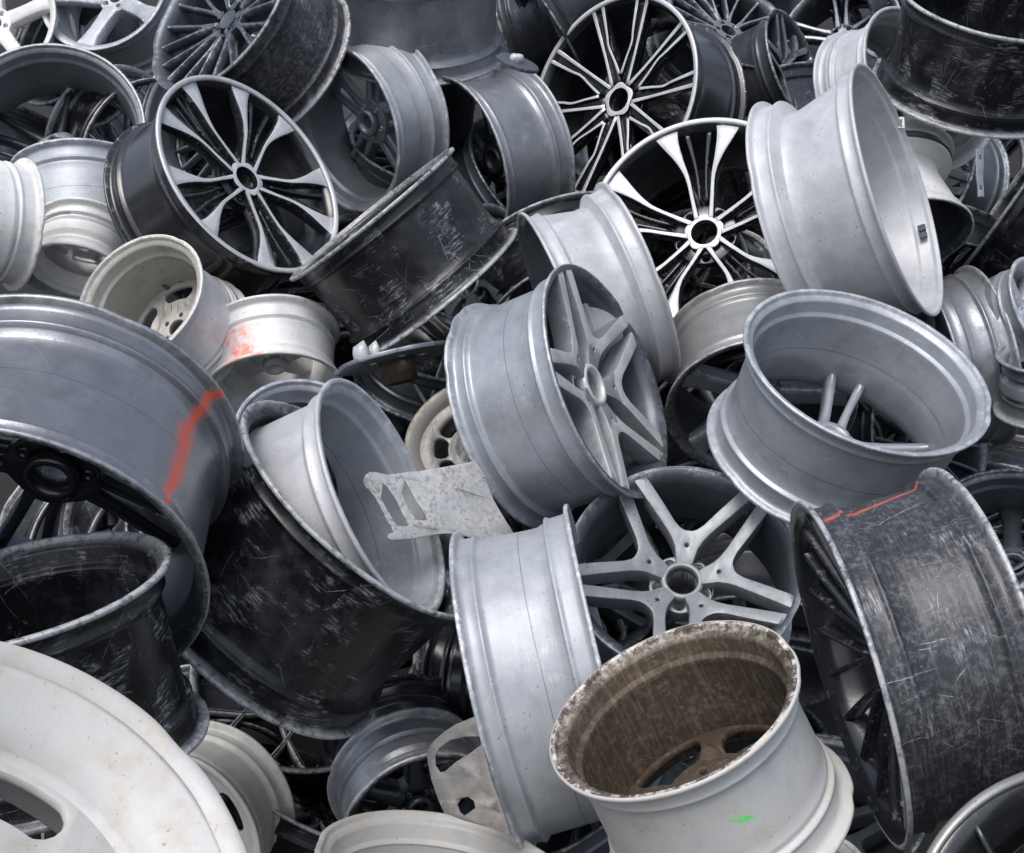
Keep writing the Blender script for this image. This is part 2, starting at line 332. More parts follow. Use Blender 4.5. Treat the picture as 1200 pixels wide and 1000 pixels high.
STYLES = {}
def style(f): STYLES[f.__name__] = f; return f
def hub(root, R, zf, rh, th, mf, ms, phi, nb=5, bore=.105, lug=.028, rl=.2, lobes=None, zl=0, pad=False):
    out = circ(R*rh, 60) if not lobes else [((R*(rh+lobes*math.cos(nb*(2*PI*i/80-phi))))*math.cos(2*PI*i/80), (R*(rh+lobes*math.cos(nb*(2*PI*i/80-phi))))*math.sin(2*PI*i/80)) for i in range(80)]
    hs = [circ(R*bore, 32)]
    lp = []
    for k in range(nb):
        a = phi+PI/nb+2*PI*k/nb; lp.append((R*rl*math.cos(a), R*rl*math.sin(a), a)); hs.append(circ(R*lug*1.35, 20, *lp[-1][:2]))
    if pad:          # slim polished ring in front, bolt holes in the dark casting behind it
        h = plate('hub', out, hs[:1], th*.4, .002, None, root, zf-th*.2, mats=[mf, ms]); zf -= .016
        plate('hub_pad', circ(R*(rl+lug*2.2), 60), hs, th, .003, None, root, zf-th/2, mats=[ms, ms])
    else: h = plate('hub', out, hs, th, .003, None, root, zf-th/2-zl, mats=[mf, ms])
    for (x, y, a) in lp:      # sunken bolt seat inside every bolt hole
        bm = bmesh.new(); r = R*lug*1.33
        bm_shift = zf-zl
        lathe(bm, [(r, bm_shift-.006), (r, bm_shift-th-.004), (r*.55, bm_shift-th-.004), (r*.5, bm_shift-.028), (r*.6, bm_shift-.022), (r*.92, bm_shift-.018), (r*.96, bm_shift-.006)], 20)
        for v in bm.verts: v.co.x += x; v.co.y += y
        finish('bolt_seat', bm, [ms], h)
    bm = bmesh.new(); b = R*bore     # centre bore sleeve reaching back to the mounting pad
    lathe(bm, [(b*1.0, zf-zl-.004), (b*1.0, zf-zl-th-.022), (b*1.45, zf-zl-th-.024), (b*1.5, zf-zl-th+.002), (b*1.04, zf-zl-th+.002), (b*1.04, zf-zl-.004)], 40)
    finish('centre_bore', bm, [ms], h)
    return h

def spokes(root, n, paths_fn, phi, zf, mf, ms, **k):
    for i in range(n):
        bm = bmesh.new()
        for p in paths_fn(i): arm(bm, p[0], phi+2*PI*i/n+p[1], zf-p[2], **k)
        keep_inside(bm); finish('spoke', bm, [mf, ms], root)

@style
def machined_y(root, R, W, phi, mf, ms, dish):
    """five double spokes, thin polished arms that flare to wide triangles at the rim, dark sunken bars between"""
    zf = W/2-.006; d = dish; mc = mf
    def pf(i):
        out = []
        for sgn in (-1, 1):
            out.append(([(R*.12, sgn*R*.06, d, R*.055, .03), (R*.30, sgn*R*.085, d*.8, R*.044, .035), (R*.50, sgn*R*.115, d*.5, R*.046, .035), (R*.66, sgn*R*.175, d*.27, R*.082, .035),
                         (R*.82, sgn*R*.245, d*.1, R*.165, .03), (R*.97, sgn*R*.295, 0, R*.27, .022)], 0, 0))
        return out
    spokes(root, 5, pf, phi, zf, mf, ms, bev=.002)
    for i in range(5):                      # sunken black struts between the arms
        bm = bmesh.new()
        for sgn in (-1, 1):
            arm(bm, [(R*.30, sgn*R*.03, d*.9, R*.026, .02), (R*.6, sgn*R*.045, d*.6, R*.03, .02), (R*.93, sgn*R*.105, .004, R*.05, .02)], phi+2*PI*i/5, zf-.012, bev=.002)
        keep_inside(bm); finish('strut', bm, [ms, ms], root)
    hub(root, R, zf-d+.001, .165, .03, mf, ms, phi, bore=.115, rl=.225, lug=.026, lobes=.012, pad=True)
@style
def machined_v(root, R, W, phi, mf, ms, dish):
    """five V spokes, every arm outlined by two thin polished ridges"""
    zf = W/2-.006; d = dish
    for i in range(5):
        bm = bmesh.new()
        for sgn in (-1, 1):
            arm(bm, [(R*.17, sgn*R*.05, d+.004, R*.10, .03), (R*.45, sgn*R*.14, d*.75+.006, R*.09, .034), (R*.96, sgn*R*.285, .006, R*.12, .034)], phi+2*PI*i/5, zf, bev=.002)
        for f in bm.faces: f.material_index = 1
        for sgn in (-1, 1):
            arm(bm, [(R*.14, sgn*R*.09, d, R*.042, .014), (R*.45, sgn*R*.185, d*.72, R*.034, .014), (R*.98, sgn*R*.352, 0, R*.050, .014)], phi+2*PI*i/5, zf+.003, bev=.001)
            arm(bm, [(R*.255, sgn*R*.010, d*.93, R*.034, .014), (R*.40, sgn*R*.075, d*.76, R*.028, .014), (R*.54, sgn*R*.142, d*.58, R*.028, .014), (R*.66, sgn*R*.160, d*.4, R*.030, .014), (R*.98, sgn*R*.222, 0, R*.044, .014)], phi+2*PI*i/5, zf+.003, bev=.001)
        keep_inside(bm); finish('spoke', bm, [mf, ms], root)
    hub(root, R, zf-d+.003, .165, .03, mf, ms, phi, bore=.115, rl=.22, lug=.026, lobes=.012, pad=True)
@style
def star_v(root, R, W, phi, mf, ms, dish):
    """five lobes at the hub, each splitting into two straight arms that meet the neighbours at the rim"""
    zf = W/2-.004; d = dish
    half = [(.150, .066), (.20, .078), (.29, .10), (.355, .135), (.42, .185), (.60, .357), (.775, .525), (.80, .545), (.825, .53), (.865, .462), (.86, .44), (.66, .262), (.50, .125), (.455, .07), (.44, .03)]
    pts = [(x*R, y*R) for x, y in half]+[(x*R, -y*R) for x, y in reversed(half)]
    th = .046
    for k in range(5):
        a = phi+2*PI*k/5; c, s_ = math.cos(a), math.sin(a)
        out = [(x*c-y*s_, x*s_+y*c) for x, y in pts]
        hole = circ(R*.018, 12, R*.315*c, R*.315*s_)
        def df(co, a=a):
            r = math.hypot(co.x, co.y)/R; co.z -= d*(1-min(1, max(0, (r-.12)/.80))**.85)
            if co.z < zf-d*1.02-th*.5 or True:
                pass
            return co
        o = plate('spoke', out, [hole], th, .0028, None, root, zf-th/2, deform=df, mats=[mf, ms], fine=.03)
        bm = bmesh.new(); bm.from_mesh(o.data); keep_inside(bm); bm.to_mesh(o.data); bm.free()
    hub(root, R, zf-d-.012, .275, .040, mf, ms, phi, bore=.135, rl=.205, lug=.038, lobes=-.01)
    bm = bmesh.new(); q = R*.135      # raised collar round the centre bore
    lathe(bm, [(q, zf-d-.02), (q, zf-d+.0035), (q+.003, zf-d+.006), (q+R*.04, zf-d+.005), (q+R*.05, zf-d+.001), (q+R*.05, zf-d-.02)], 48)
    finish('bore_collar', bm, [mf], root)
@style
def double(root, R, W, phi, mf, ms, dish):
    zf = W/2-.014; d = dish
    def pf(i):
        return [([(R*.18, s*R*.07, d, R*.10, .04), (R*.5, s*R*.085, d*.6, R*.07, .04), (R*.95, s*R*.14, 0, R*.085, .04)], 0, 0) for s in (-1, 1)]
    spokes(root, 5, pf, phi, zf, mf, ms, bev=.0025)
    hub(root, R, zf-d-.003, .27, .045, mf, ms, phi, rl=.19, lobes=.01)
@style
def five(root, R, W, phi, mf, ms, dish):
    zf = W/2-.014; d = dish
    def pf(i): return [([(R*.16, 0, d, R*.24, .045), (R*.5, 0, d*.55, R*.20, .045), (R*.75, 0, d*.2, R*.23, .04), (R*.95, 0, 0, R*.34, .03)], 0, 0)]
    spokes(root, 5, pf, phi, zf, mf, ms, bev=.0025)
    hub(root, R, zf-d+.002, .27, .045, mf, ms, phi, rl=.18, lobes=.015)
@style
def fan(root, R, W, phi, mf, ms, dish):
    """many slim twisted blades in Y pairs"""
    zf = W/2-.012; d = dish
    def pf(i): return [([(R*.18, 0, d, R*.06, .03), (R*.4, s*R*.03, d*.7, R*.042, .03), (R*.7, s*R*.10, d*.3, R*.032, .03), (R*.95, s*R*.15, 0, R*.045, .03)], 0, 0) for s in (-1, 1)]
    spokes(root, 10, pf, phi, zf, mf, ms, bev=.0025)
    hub(root, R, zf-d+.002, .23, .035, mf, ms, phi, rl=.17)
@style
def crossed(root, R, W, phi, mf, ms, dish):
    """ten slim spokes in crossing pairs"""
    zf = W/2-.012; d = dish
    def pf(i): return [([(R*.18, s*R*.09, d, R*.05, .03), (R*.5, s*R*.02, d*.6, R*.036, .03), (R*.95, -s*R*.20, 0, R*.05, .03)], 0, 0) for s in (-1, 1)]
    spokes(root, 7, pf, phi, zf, mf, ms, bev=.0025)
    hub(root, R, zf-d+.002, .23, .035, mf, ms, phi, rl=.17)
def slotted(root, R, W, phi, mf, ms, dish, n, r0, r1, half, rim=.95, prof=None, fine=.03, zt=.035):
    """pressed disc with rounded windows"""
    hs = [circ(R*.13, 36)]
    for k in range(n):
        a = phi+2*PI*k/n; pl = []
        for t in range(13): q = a-half+2*half*t/12; pl.append((R*r1*math.cos(q), R*r1*math.sin(q)))
        for t in range(6): q = (t+.5)/6*PI; rr = (r0+r1)/2+(r1-r0)/2*math.cos(q); e = half+.13*math.sin(q); pl.append((R*rr*math.cos(a+e), R*rr*math.sin(a+e)))
        for t in range(13): q = a+half-2*half*t/12; pl.append((R*r0*math.cos(q), R*r0*math.sin(q)))
        for t in range(6): q = (t+.5)/6*PI; rr = (r0+r1)/2-(r1-r0)/2*math.cos(q); e = half+.13*math.sin(q); pl.append((R*rr*math.cos(a-e), R*rr*math.sin(a-e)))
        hs.append(pl)
    for k in range(5):
        a = phi+.3+2*PI*k/5; hs.append(circ(R*.032, 16, R*.21*math.cos(a), R*.21*math.sin(a)))
    z0 = W/2-zt-dish
    def df(co):
        r = math.hypot(co.x, co.y)/R
        if prof: co.z += prof(r); return co
        co.z += dish*max(0, min(1, (r-.3)/.6))**1.5 + (.012*math.exp(-((r-.40)/.07)**2))
        return co
    plate('disc', circ(R*rim, 72), hs, .014, .004, None, root, z0, deform=df, mats=[mf, ms], fine=fine)
@style
def steel(root, R, W, phi, mf, ms, dish): slotted(root, R, W, phi, mf, ms, dish, 6, .50, .72, .24)
@style
def wide_windows(root, R, W, phi, mf, ms, dish): slotted(root, R, W, phi, mf, ms, dish, 5, .44, .80, .34, rim=.90)
@style
def deep_dish(root, R, W, phi, mf, ms, dish):
    """smooth concave dish that drops from the lip to a step, rounded slots inside the step"""
    zb = W/2-.012-dish; pr = []
    for k in range(13):
        t = k/12; pr.append((R*(.925-.205*t), zb+dish*(1-t)**.62))
    pr += [(R*.715, zb-.003), (R*.710, zb-.011), (R*.68, zb-.013)]
    pr += [(r-.004*(i_ > 12), z-.010) for i_, (r, z) in reversed(list(enumerate(pr)))]
    bm = bmesh.new(); lathe(bm, pr, 160); finish('dish', bm, [mf], root)
    slotted(root, R, W, phi, mf, ms, 0, 6, .45, .645, .25, rim=.705, prof=lambda r: 0., fine=.06, zt=.012+dish+.020)
@style
def rim_slots(root, R, W, phi, mf, ms, dish): slotted(root, R*.78, W, phi, mf, ms, dish, 8, .55, .80, .22, rim=1.16)

# ------------------------------------------------------------------ placing a wheel so that its near ring stands where surveyed
def px_ray(x, y):
    return (RT*((x-RES_W/2)/FPX)+UP*(-(y-RES_H/2)/FPX)+FW)
def px_of(p):
    q = p-CAM; z = q.dot(FW); return (RES_W/2+FPX*q.dot(RT)/z, RES_H/2-FPX*q.dot(UP)/z)
def ring_pose(cx, cy, a, r, d, R):
    """a circle of radius R whose outline is the given ellipse -> centre and unit normal pointing away from the viewer"""
    d = math.radians(d); b = a*max(r, .02)
    u = np.array([math.sin(d), math.cos(d)])           # major axis (x right, y down)
    v = np.array([math.cos(d), -math.sin(d)])          # minor axis, towards d
    f = FPX; c = np.array([(cx-RES_W/2)/f, (cy-RES_H/2)/f]); A = a/f; B = b/f
    M = np.outer(u, u)/A**2+np.outer(v, v)/B**2
    Q = np.zeros((3, 3)); Q[:2, :2] = M; Q[:2, 2] = Q[2, :2] = -M@c; Q[2, 2] = c@M@c-1
    w_, V = np.linalg.eigh(Q)                          # ascending: one negative, two positive
    l3, l2, l1 = w_; e3, e2, e1 = V[:, 0], V[:, 1], V[:, 2]
    s1 = math.sqrt(max(0, (l1-l2)/(l1-l3))); s3 = math.sqrt(max(0, (l2-l3)/(l1-l3)))
    best = None
    for sa in (1, -1):
        for sb in (1, -1):
            n = sa*s1*e1+sb*s3*e3
            z0 = R*l2/math.sqrt(-l1*l3)
            for sc in (1, -1):
                Cc = sc*z0*(sa*(l3/l2)*s1*e1+sb*(l1/l2)*s3*e3)
                if Cc[2] <= 0: continue
                nn = n if n@Cc > 0 else -n
                p0 = Cc[:2]/Cc[2]; q = Cc+nn*R*.3; p1 = q[:2]/q[2]
                base = (Cc+0)/Cc[2]
                sc_ = (p1-p0)@v
                if best is None or sc_ > best[0]: best = (sc_, Cc, nn)
    _, Cc, nn = best
    conv = lambda t: RT*t[0]-UP*t[1]+FW*t[2]
    return CAM+conv(Cc), conv(nn).normalized()

def front_depth(y): return float(np.interp(y, [0, 200, 450, 700, 1000], [3.35, 3.0, 2.55, 2.15, 1.9]))
WHEELS = []
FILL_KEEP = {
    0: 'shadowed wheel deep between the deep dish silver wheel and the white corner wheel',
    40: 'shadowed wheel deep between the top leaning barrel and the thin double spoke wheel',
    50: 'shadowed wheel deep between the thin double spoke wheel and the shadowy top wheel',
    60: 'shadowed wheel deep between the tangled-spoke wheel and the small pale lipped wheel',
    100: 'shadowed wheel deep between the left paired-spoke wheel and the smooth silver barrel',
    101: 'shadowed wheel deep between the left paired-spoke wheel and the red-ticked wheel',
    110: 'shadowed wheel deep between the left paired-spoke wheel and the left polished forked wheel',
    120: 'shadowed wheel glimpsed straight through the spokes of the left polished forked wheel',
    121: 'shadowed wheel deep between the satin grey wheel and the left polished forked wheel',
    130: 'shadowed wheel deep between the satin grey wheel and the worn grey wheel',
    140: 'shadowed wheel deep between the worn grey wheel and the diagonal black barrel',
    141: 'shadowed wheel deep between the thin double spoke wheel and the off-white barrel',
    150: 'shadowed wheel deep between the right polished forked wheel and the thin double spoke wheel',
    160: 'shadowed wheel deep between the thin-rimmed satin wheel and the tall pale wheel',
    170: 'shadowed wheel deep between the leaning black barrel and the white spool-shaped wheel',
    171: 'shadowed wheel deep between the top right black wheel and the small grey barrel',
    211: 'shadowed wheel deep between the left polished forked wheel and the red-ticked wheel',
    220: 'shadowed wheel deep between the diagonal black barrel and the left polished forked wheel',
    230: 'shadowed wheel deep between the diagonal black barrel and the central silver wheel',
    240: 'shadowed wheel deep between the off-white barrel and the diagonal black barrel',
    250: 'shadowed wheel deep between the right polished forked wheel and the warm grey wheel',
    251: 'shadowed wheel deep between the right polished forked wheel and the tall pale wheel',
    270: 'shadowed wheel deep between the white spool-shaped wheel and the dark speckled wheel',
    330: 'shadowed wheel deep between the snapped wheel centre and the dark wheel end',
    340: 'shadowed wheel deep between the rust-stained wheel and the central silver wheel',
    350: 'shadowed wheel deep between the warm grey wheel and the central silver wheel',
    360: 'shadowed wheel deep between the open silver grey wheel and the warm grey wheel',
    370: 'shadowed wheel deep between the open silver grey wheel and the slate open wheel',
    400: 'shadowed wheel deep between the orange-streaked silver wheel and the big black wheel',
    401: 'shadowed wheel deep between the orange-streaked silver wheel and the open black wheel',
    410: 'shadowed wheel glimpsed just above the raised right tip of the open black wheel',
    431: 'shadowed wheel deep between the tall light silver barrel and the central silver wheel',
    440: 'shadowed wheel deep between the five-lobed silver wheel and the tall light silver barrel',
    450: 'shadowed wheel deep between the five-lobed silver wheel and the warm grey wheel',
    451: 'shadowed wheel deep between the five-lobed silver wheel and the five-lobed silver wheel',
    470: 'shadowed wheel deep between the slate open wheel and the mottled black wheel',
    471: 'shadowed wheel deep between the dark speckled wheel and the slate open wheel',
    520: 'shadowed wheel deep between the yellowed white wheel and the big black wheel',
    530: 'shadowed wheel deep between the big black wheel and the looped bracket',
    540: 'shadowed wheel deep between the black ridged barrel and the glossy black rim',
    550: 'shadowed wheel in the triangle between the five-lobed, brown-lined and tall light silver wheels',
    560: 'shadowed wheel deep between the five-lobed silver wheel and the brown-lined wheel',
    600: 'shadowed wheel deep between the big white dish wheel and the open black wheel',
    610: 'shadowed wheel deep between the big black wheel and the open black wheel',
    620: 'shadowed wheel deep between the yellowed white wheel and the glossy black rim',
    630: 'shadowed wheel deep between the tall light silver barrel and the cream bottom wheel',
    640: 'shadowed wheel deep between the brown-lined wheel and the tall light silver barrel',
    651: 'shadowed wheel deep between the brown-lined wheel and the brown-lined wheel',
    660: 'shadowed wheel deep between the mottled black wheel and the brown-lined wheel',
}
def wheel(key, cx, cy, a, r, d, label, near='back', R=.255, W=.9, k='silver', ki=None, sty='five', spin=90, dish=.03, tmin=.885,
          lip=None, mf=None, ms=None, marks=(), dent=.0011, style_R=None):
    rnd = random.Random(hash_str(key))
    if key[0] == 'W': R = min(R, max(.165, (front_depth(cy)+.6)*a/FPX))
    Cn, n = ring_pose(cx, cy, a, r, d, R)
    Wm = max(.15, W*R)
    Z = -n if near == 'face' else n
    O = Cn+n*(Wm/2)
    # local X so that its image direction is `spin`
    sp = math.radians(spin); X = None; bestv = -9
    t = Vector((1, 0, 0)) if abs(Z.x) < .9 else Vector((0, 1, 0)); U = (t-Z*t.dot(Z)).normalized(); Vv = Z.cross(U)
    p0 = px_of(Cn)
    for i in range(360):
        q = U*math.cos(i*PI/180)+Vv*math.sin(i*PI/180); p1 = px_of(Cn+q*R)
        dx, dy = p1[0]-p0[0], -(p1[1]-p0[1]); l = math.hypot(dx, dy)
        sc = (dx*math.cos(sp)+dy*math.sin(sp))/max(l, 1e-6)
        if sc > bestv: bestv = sc; X = q
    Y = Z.cross(X); Mx = Matrix((X, Y, Z)).transposed().to_4x4(); Mx.translation = O
    root = bpy.data.objects.new('alloy_wheel' if sty not in ('steel', 'wide_windows') else 'steel_wheel', None); C.objects.link(root)
    root.matrix_world = Mx; root.empty_display_size = .1
    root['label'] = label; root['category'] = 'wheel'; root['group'] = 'scrap wheels heaped in the pile'
    # marks are given as image points; turn them into angle and height on the barrel
    mk = []
    inv = Mx.inverted()
    for (kind, pa, pb, wd, colr) in marks:
        res = []
        for p in (pa, pb):
            ray = px_ray(*p).normalized(); o = inv @ CAM; dd = inv.to_3x3() @ ray
            rr = R*.93; A_ = dd.x**2+dd.y**2; B_ = 2*(o.x*dd.x+o.y*dd.y); C_ = o.x**2+o.y**2-rr*rr
            disc = B_*B_-4*A_*C_
            tt = (-B_-math.sqrt(max(0, disc)))/(2*A_) if kind != 'stain_in' else (-B_+math.sqrt(max(0, disc)))/(2*A_)
            h = o+dd*tt; res.append((math.atan2(h.y, h.x), h.z))
        am = math.atan2(math.sin(res[0][0])+math.sin(res[1][0]), math.cos(res[0][0])+math.cos(res[1][0]))
        z0, z1 = res[0][1], res[1][1]
        if abs(z1-z0) < .02: z0 -= wd; z1 += wd
        da = (res[1][0]-res[0][0]+PI) % (2*PI)-PI
        mk.append((kind.replace('_in', ''), (round(am, 4), round(da, 4), R*.93), z0, z1, wd, colr))
    mo = mat(k, tuple(mk)) if (mk and not marks[0][0].endswith('_in')) else mat(k)
    mi_ = mat(ki or k, tuple(mk)) if (mk and marks[0][0].endswith('_in')) else mat(ki or k)
    barrel(root, R, Wm, tmin, mo, mi_, rnd, dent)
    msd = mat(ms or ki or k); mfc = mat(mf or ki or k)
    if lip:
        bm = bmesh.new(); zt = Wm/2
        lathe(bm, [(R-.0005, zt-.004), (R-.001, zt+.0010), (R-.004, zt+.0022), (R-.0135, zt+.0012), (R-.0155, zt-.006)], 128)
        finish('rim_lip', bm, [mat(lip)], root)
    LIM.update(R=R, W=Wm, rc=R*tmin)
    STYLES[sty](root, R, Wm, 0., mfc, msd, dish)
    root['ring'] = R; WHEELS.append((key, root)); return root
def hash_str(s): return sum((i+1)*ord(c)*7 for i, c in enumerate(s))

#WHEELS_BEGIN
# foreground and middle, roughly from the bottom of the picture to the top
wheel('W16', -80, 1080, 394, 0.86, 255, 'large dirty white steel wheel with oval slots, in the bottom left corner', near='face', R=.30, W=.75, k='dirty_white', sty='deep_dish', spin=62, dish=.055, dent=.001)
wheel('W15', 12, 697, 195, .28, 286, 'black wheel lying open side up above the large white slotted wheel', R=0.21, W=1.25, k='black', sty='double')
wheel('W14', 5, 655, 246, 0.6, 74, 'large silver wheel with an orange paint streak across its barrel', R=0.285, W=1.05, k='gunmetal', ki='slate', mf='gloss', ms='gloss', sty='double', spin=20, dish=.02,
      marks=(('spray', (253, 446), (196, 596), .013, ORANGE),))
wheel('W34', 425, 596, 180, .33, 228, 'big scratched black wheel with a pale wheel nested in its open end', R=.275, W=1.15, k='black', sty='star_v')
wheel('W35', 448, 582, 150, .34, 203, 'pale silver wheel nested in the open end of a black wheel', R=.232, W=1.0, k='pale', ki='light', sty='five')
wheel('W19', 712, 780, 195, 0.03, 194, 'light silver barrel standing on edge, in front of the five-lobed spoke wheel', near='face', R=0.3, W=0.74, k='light', sty='double', tmin=.9)
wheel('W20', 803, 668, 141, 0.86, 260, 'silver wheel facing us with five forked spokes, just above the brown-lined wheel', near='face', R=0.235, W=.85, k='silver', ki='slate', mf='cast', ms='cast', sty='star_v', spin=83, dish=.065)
wheel('W18', 790, 832, 157, .574, 296, 'white wheel with a brown rusty inside, open side up at the bottom', R=0.195, W=1.2, k='dirty_white', ki='brown', mf='rust', ms='rust', sty='wide_windows', spin=150, dish=.03,
      marks=(('line', (868, 972), (882, 958), .010, GREEN),))
wheel('W17', 512, 1012, 145, .42, 262, 'cream white wheel lying open side up at the bottom edge of the photo', R=.20, W=.8, k='cream', ki='dirty_white', sty='steel')
wheel('W43', 995, 793, 215, .15, 17, 'mottled black wheel with an orange line along the top of its barrel', near='face', R=.28, W=.8, k='mottle', ki='gloss', ms='gloss', mf='gloss', sty='fan', dish=.05, tmin=.9,
      marks=(('line', (965, 612), (1080, 566), .006, (.5, .1, .06)),))
wheel('W42', 1018, 436, 155, .533, 246, 'silver grey wheel, wide open back turned up, below the tall pale wheel', R=0.25, W=.98, k='silver', ki='silver', sty='double', spin=75, dish=-.025)
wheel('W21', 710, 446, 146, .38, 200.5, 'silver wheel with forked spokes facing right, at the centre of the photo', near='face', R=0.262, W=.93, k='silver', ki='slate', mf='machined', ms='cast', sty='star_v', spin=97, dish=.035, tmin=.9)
wheel('W44', 1245, 1065, 185, 0.9, 300, 'black wheel with thin spokes and a worn pale rim edge, in the bottom right corner', near='face', R=0.19, W=.7, k='black', ki='gloss', sty='crossed', lip='warm', mf='gloss', ms='gloss')
wheel('W45', 1192, 642, 117, 0.8, 262, 'slate grey open wheel at the right edge behind the mottled black wheel', R=.26, W=.9, k='slate', ki='slate', sty='five')
wheel('W4', 1052, 222, 155, .20, 197, 'tall pale grey wheel standing on edge, open side to the right', R=0.3, W=.82, k='pale', ki='pale', sty='five', tmin=.83)
wheel('W5', 1175, 0, 125, .35, 258, 'scratched black wheel lying flat in the top right corner', R=.26, W=1.0, k='black', sty='five')
wheel('W6', 1066, 88, 85, .55, 200, 'small pale wheel with a rounded lip behind the tall pale wheel', R=.20, W=.9, k='pale', ki='light', sty='steel')
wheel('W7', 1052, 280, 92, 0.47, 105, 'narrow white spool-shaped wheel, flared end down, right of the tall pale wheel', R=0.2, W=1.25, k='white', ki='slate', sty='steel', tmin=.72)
wheel('W50', 1178, 235, 108, .06, 325, 'black barrel leaning diagonally at the right edge, its upper rim worn grey', R=.26, W=1.0, k='black', sty='five')
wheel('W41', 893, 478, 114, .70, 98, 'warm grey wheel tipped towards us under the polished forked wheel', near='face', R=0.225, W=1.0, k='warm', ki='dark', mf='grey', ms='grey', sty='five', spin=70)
wheel('W47', 1088, 430, 108, .32, 12, 'dark speckled wheel with ridged rim behind the open silver grey wheel', R=.262, W=.62, k='scuffed', sty='five')
wheel('W48', 1222, 358, 62, .5, 205, 'silver wheel with a white lip cut off by the right edge of the photo', near='face', R=0.13, W=.9, k='silver', ki='light', sty='five')
wheel('W49', 1228, 416, 62, 0.35, 268, 'dark grey wheel with a rusty rim cut off by the right edge', R=0.115, W=1.2, k='grey', sty='five')
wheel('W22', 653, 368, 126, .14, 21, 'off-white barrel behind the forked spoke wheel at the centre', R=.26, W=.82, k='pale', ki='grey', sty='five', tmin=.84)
wheel('W3', 824, 262, 140, 0.86, 296, 'black wheel with polished forked spokes leaning on the tall pale wheel', near='face', R=0.3, W=.85, k='gloss', ki='gloss', ms='gloss', mf='machined', lip='machined', sty='machined_y', spin=92, dish=0.06)
wheel('W2', 721, 112, 126, .71, 335, 'black wheel with thin double polished spokes at the top centre', near='face', R=0.31, W=.85, k='gloss', ki='gloss', ms='gloss', mf='machined', lip='machined', sty='machined_v', spin=85, dish=.035)
wheel('W1', 290, 204, 135.6, .60, 220, 'black wheel with polished forked spokes left of the scratched black barrel', near='face', R=0.285, W=.85, k='gloss', ki='gloss', ms='gloss', mf='machined', lip='machined', sty='machined_y', spin=80, dish=.02)
wheel('W23', 435, 250, 124, .05, 309, 'scratched black barrel leaning diagonally in the upper middle', R=0.262, W=1.0, k='black', sty='five')
wheel('W24', 403, 150, 103, .58, 18, 'satin grey wheel showing its dark back and bolt pad, beside the black polished wheel', R=.25, W=.82, k='light', ki='grey', mf='grey', ms='grey', sty='double', spin=95)
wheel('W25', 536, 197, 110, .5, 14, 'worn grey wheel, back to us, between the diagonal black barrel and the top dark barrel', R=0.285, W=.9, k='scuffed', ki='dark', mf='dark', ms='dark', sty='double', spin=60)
wheel('W26', 488, -45, 104, .3, 272, 'dusty dark grey barrel at the top edge of the photo', R=.262, W=1.1, k='scuffed', sty='five')
wheel('W27', 632, 22, 98, .14, 33, 'dark scratched barrel leaning at the top edge left of the double spoke wheel', R=.265, W=.9, k='dark', sty='five')
wheel('W28', 257, 13, 112, .48, 323, 'scuffed dark wheel with many slim spokes tipped over the polished wheel at upper left', near='face', R=.262, W=1.0, k='mottle', ki='slate', mf='slate', ms='slate', sty='fan')
wheel('W29', 252, 125, 98, .82, 318, 'dull grey wheel with red paint ticks behind the polished wheel at upper left', R=.262, W=.8, k='grey', ki='grey', sty='fan',
      marks=(('line_in', (206, 62), (214, 74), .006, (.6, .08, .05)),))
wheel('W30', 122, -18, 84, .82, 318, 'light silver deep dish wheel with bolt holes at the top left', near='face', R=.25, W=.9, k='light', ki='light', sty='five', spin=40, dish=.06)
wheel('W31', -12, 22, 80, .9, 300, 'white five spoke wheel cut off by the top left corner', near='face', R=.25, W=.8, k='white', sty='five', spin=20, dish=.02)
wheel('W9', 55, 150, 116, .86, 272, 'dark wheel with sunken paired spokes at the left edge under the silver dish wheel', R=0.275, W=0.95, k='dark', ki='grey', mf='dark', ms='dark', sty='double', spin=75)
wheel('W10', 100, 312, 92, 0.4, 88, 'smooth light silver barrel at the left between the dark wheel and the polished wheel', tmin=0.92, R=0.21, W=1.4, k='light', sty='five')
wheel('W11', -70, 250, 82, .3, 355, 'bright white ridged barrel cut off by the left edge', R=0.16, W=1.15, k='white', sty='five')
wheel('W12', 90, 318, 60, 0.5, 75, 'small chipped white barrel at the left below the smooth silver barrel', R=0.125, W=.9, k='white', sty='steel')
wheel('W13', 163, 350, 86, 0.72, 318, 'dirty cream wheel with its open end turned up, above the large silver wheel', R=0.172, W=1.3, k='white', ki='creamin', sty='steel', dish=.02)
wheel('W32', 322, 455, 82, 0.5, 92, 'white barrel with faint pink paint stains, above the big black wheel', R=0.17, W=1.0, k='white', sty='five',
      marks=(('stain', (268, 385), (300, 440), .04, PINK),))
wheel('W36', 358, 514, 86, 0.8, 250, 'plain silver ring peeking out above the nested pale wheel', R=0.16, W=.6, k='silver', sty='five')
wheel('W37', 505, 402, 78, .5, 250, 'dark grey wheel end in the gap under the diagonal black barrel', R=.25, W=.8, k='slate', sty='star_v')
wheel('W38', 606, 372, 58, .6, 95, 'grey ridged rim between the diagonal black barrel and the off-white barrel', R=.25, W=.5, k='grey', sty='five')
wheel('W39', 548, 508, 78, 0.78, 300, 'rust-stained old wheel edge behind the silver barrel at the centre', near='face', R=0.14, W=.7, k='rusty', sty='rim_slots')
wheel('W40', 482, 500, 60, .8, 250, 'dark wheel with open spokes in the gap beside the rust-stained wheel', near='face', R=.25, W=.8, k='slate', mf='silver', sty='double')
wheel('W8', 932, 78, 72, .34, 200, 'dark satin wheel with a thin worn rim, right of the thin double spoke wheel', near='face', R=.235, W=1.1, k='dark', mf='grey', ms='dark', sty='star_v')
wheel('W51', 860, 25, 85, .5, 240, 'shadowy dark wheel at the top behind the double spoke wheel', near='face', R=.27, W=.8, k='dark', mf='grey', sty='fan')
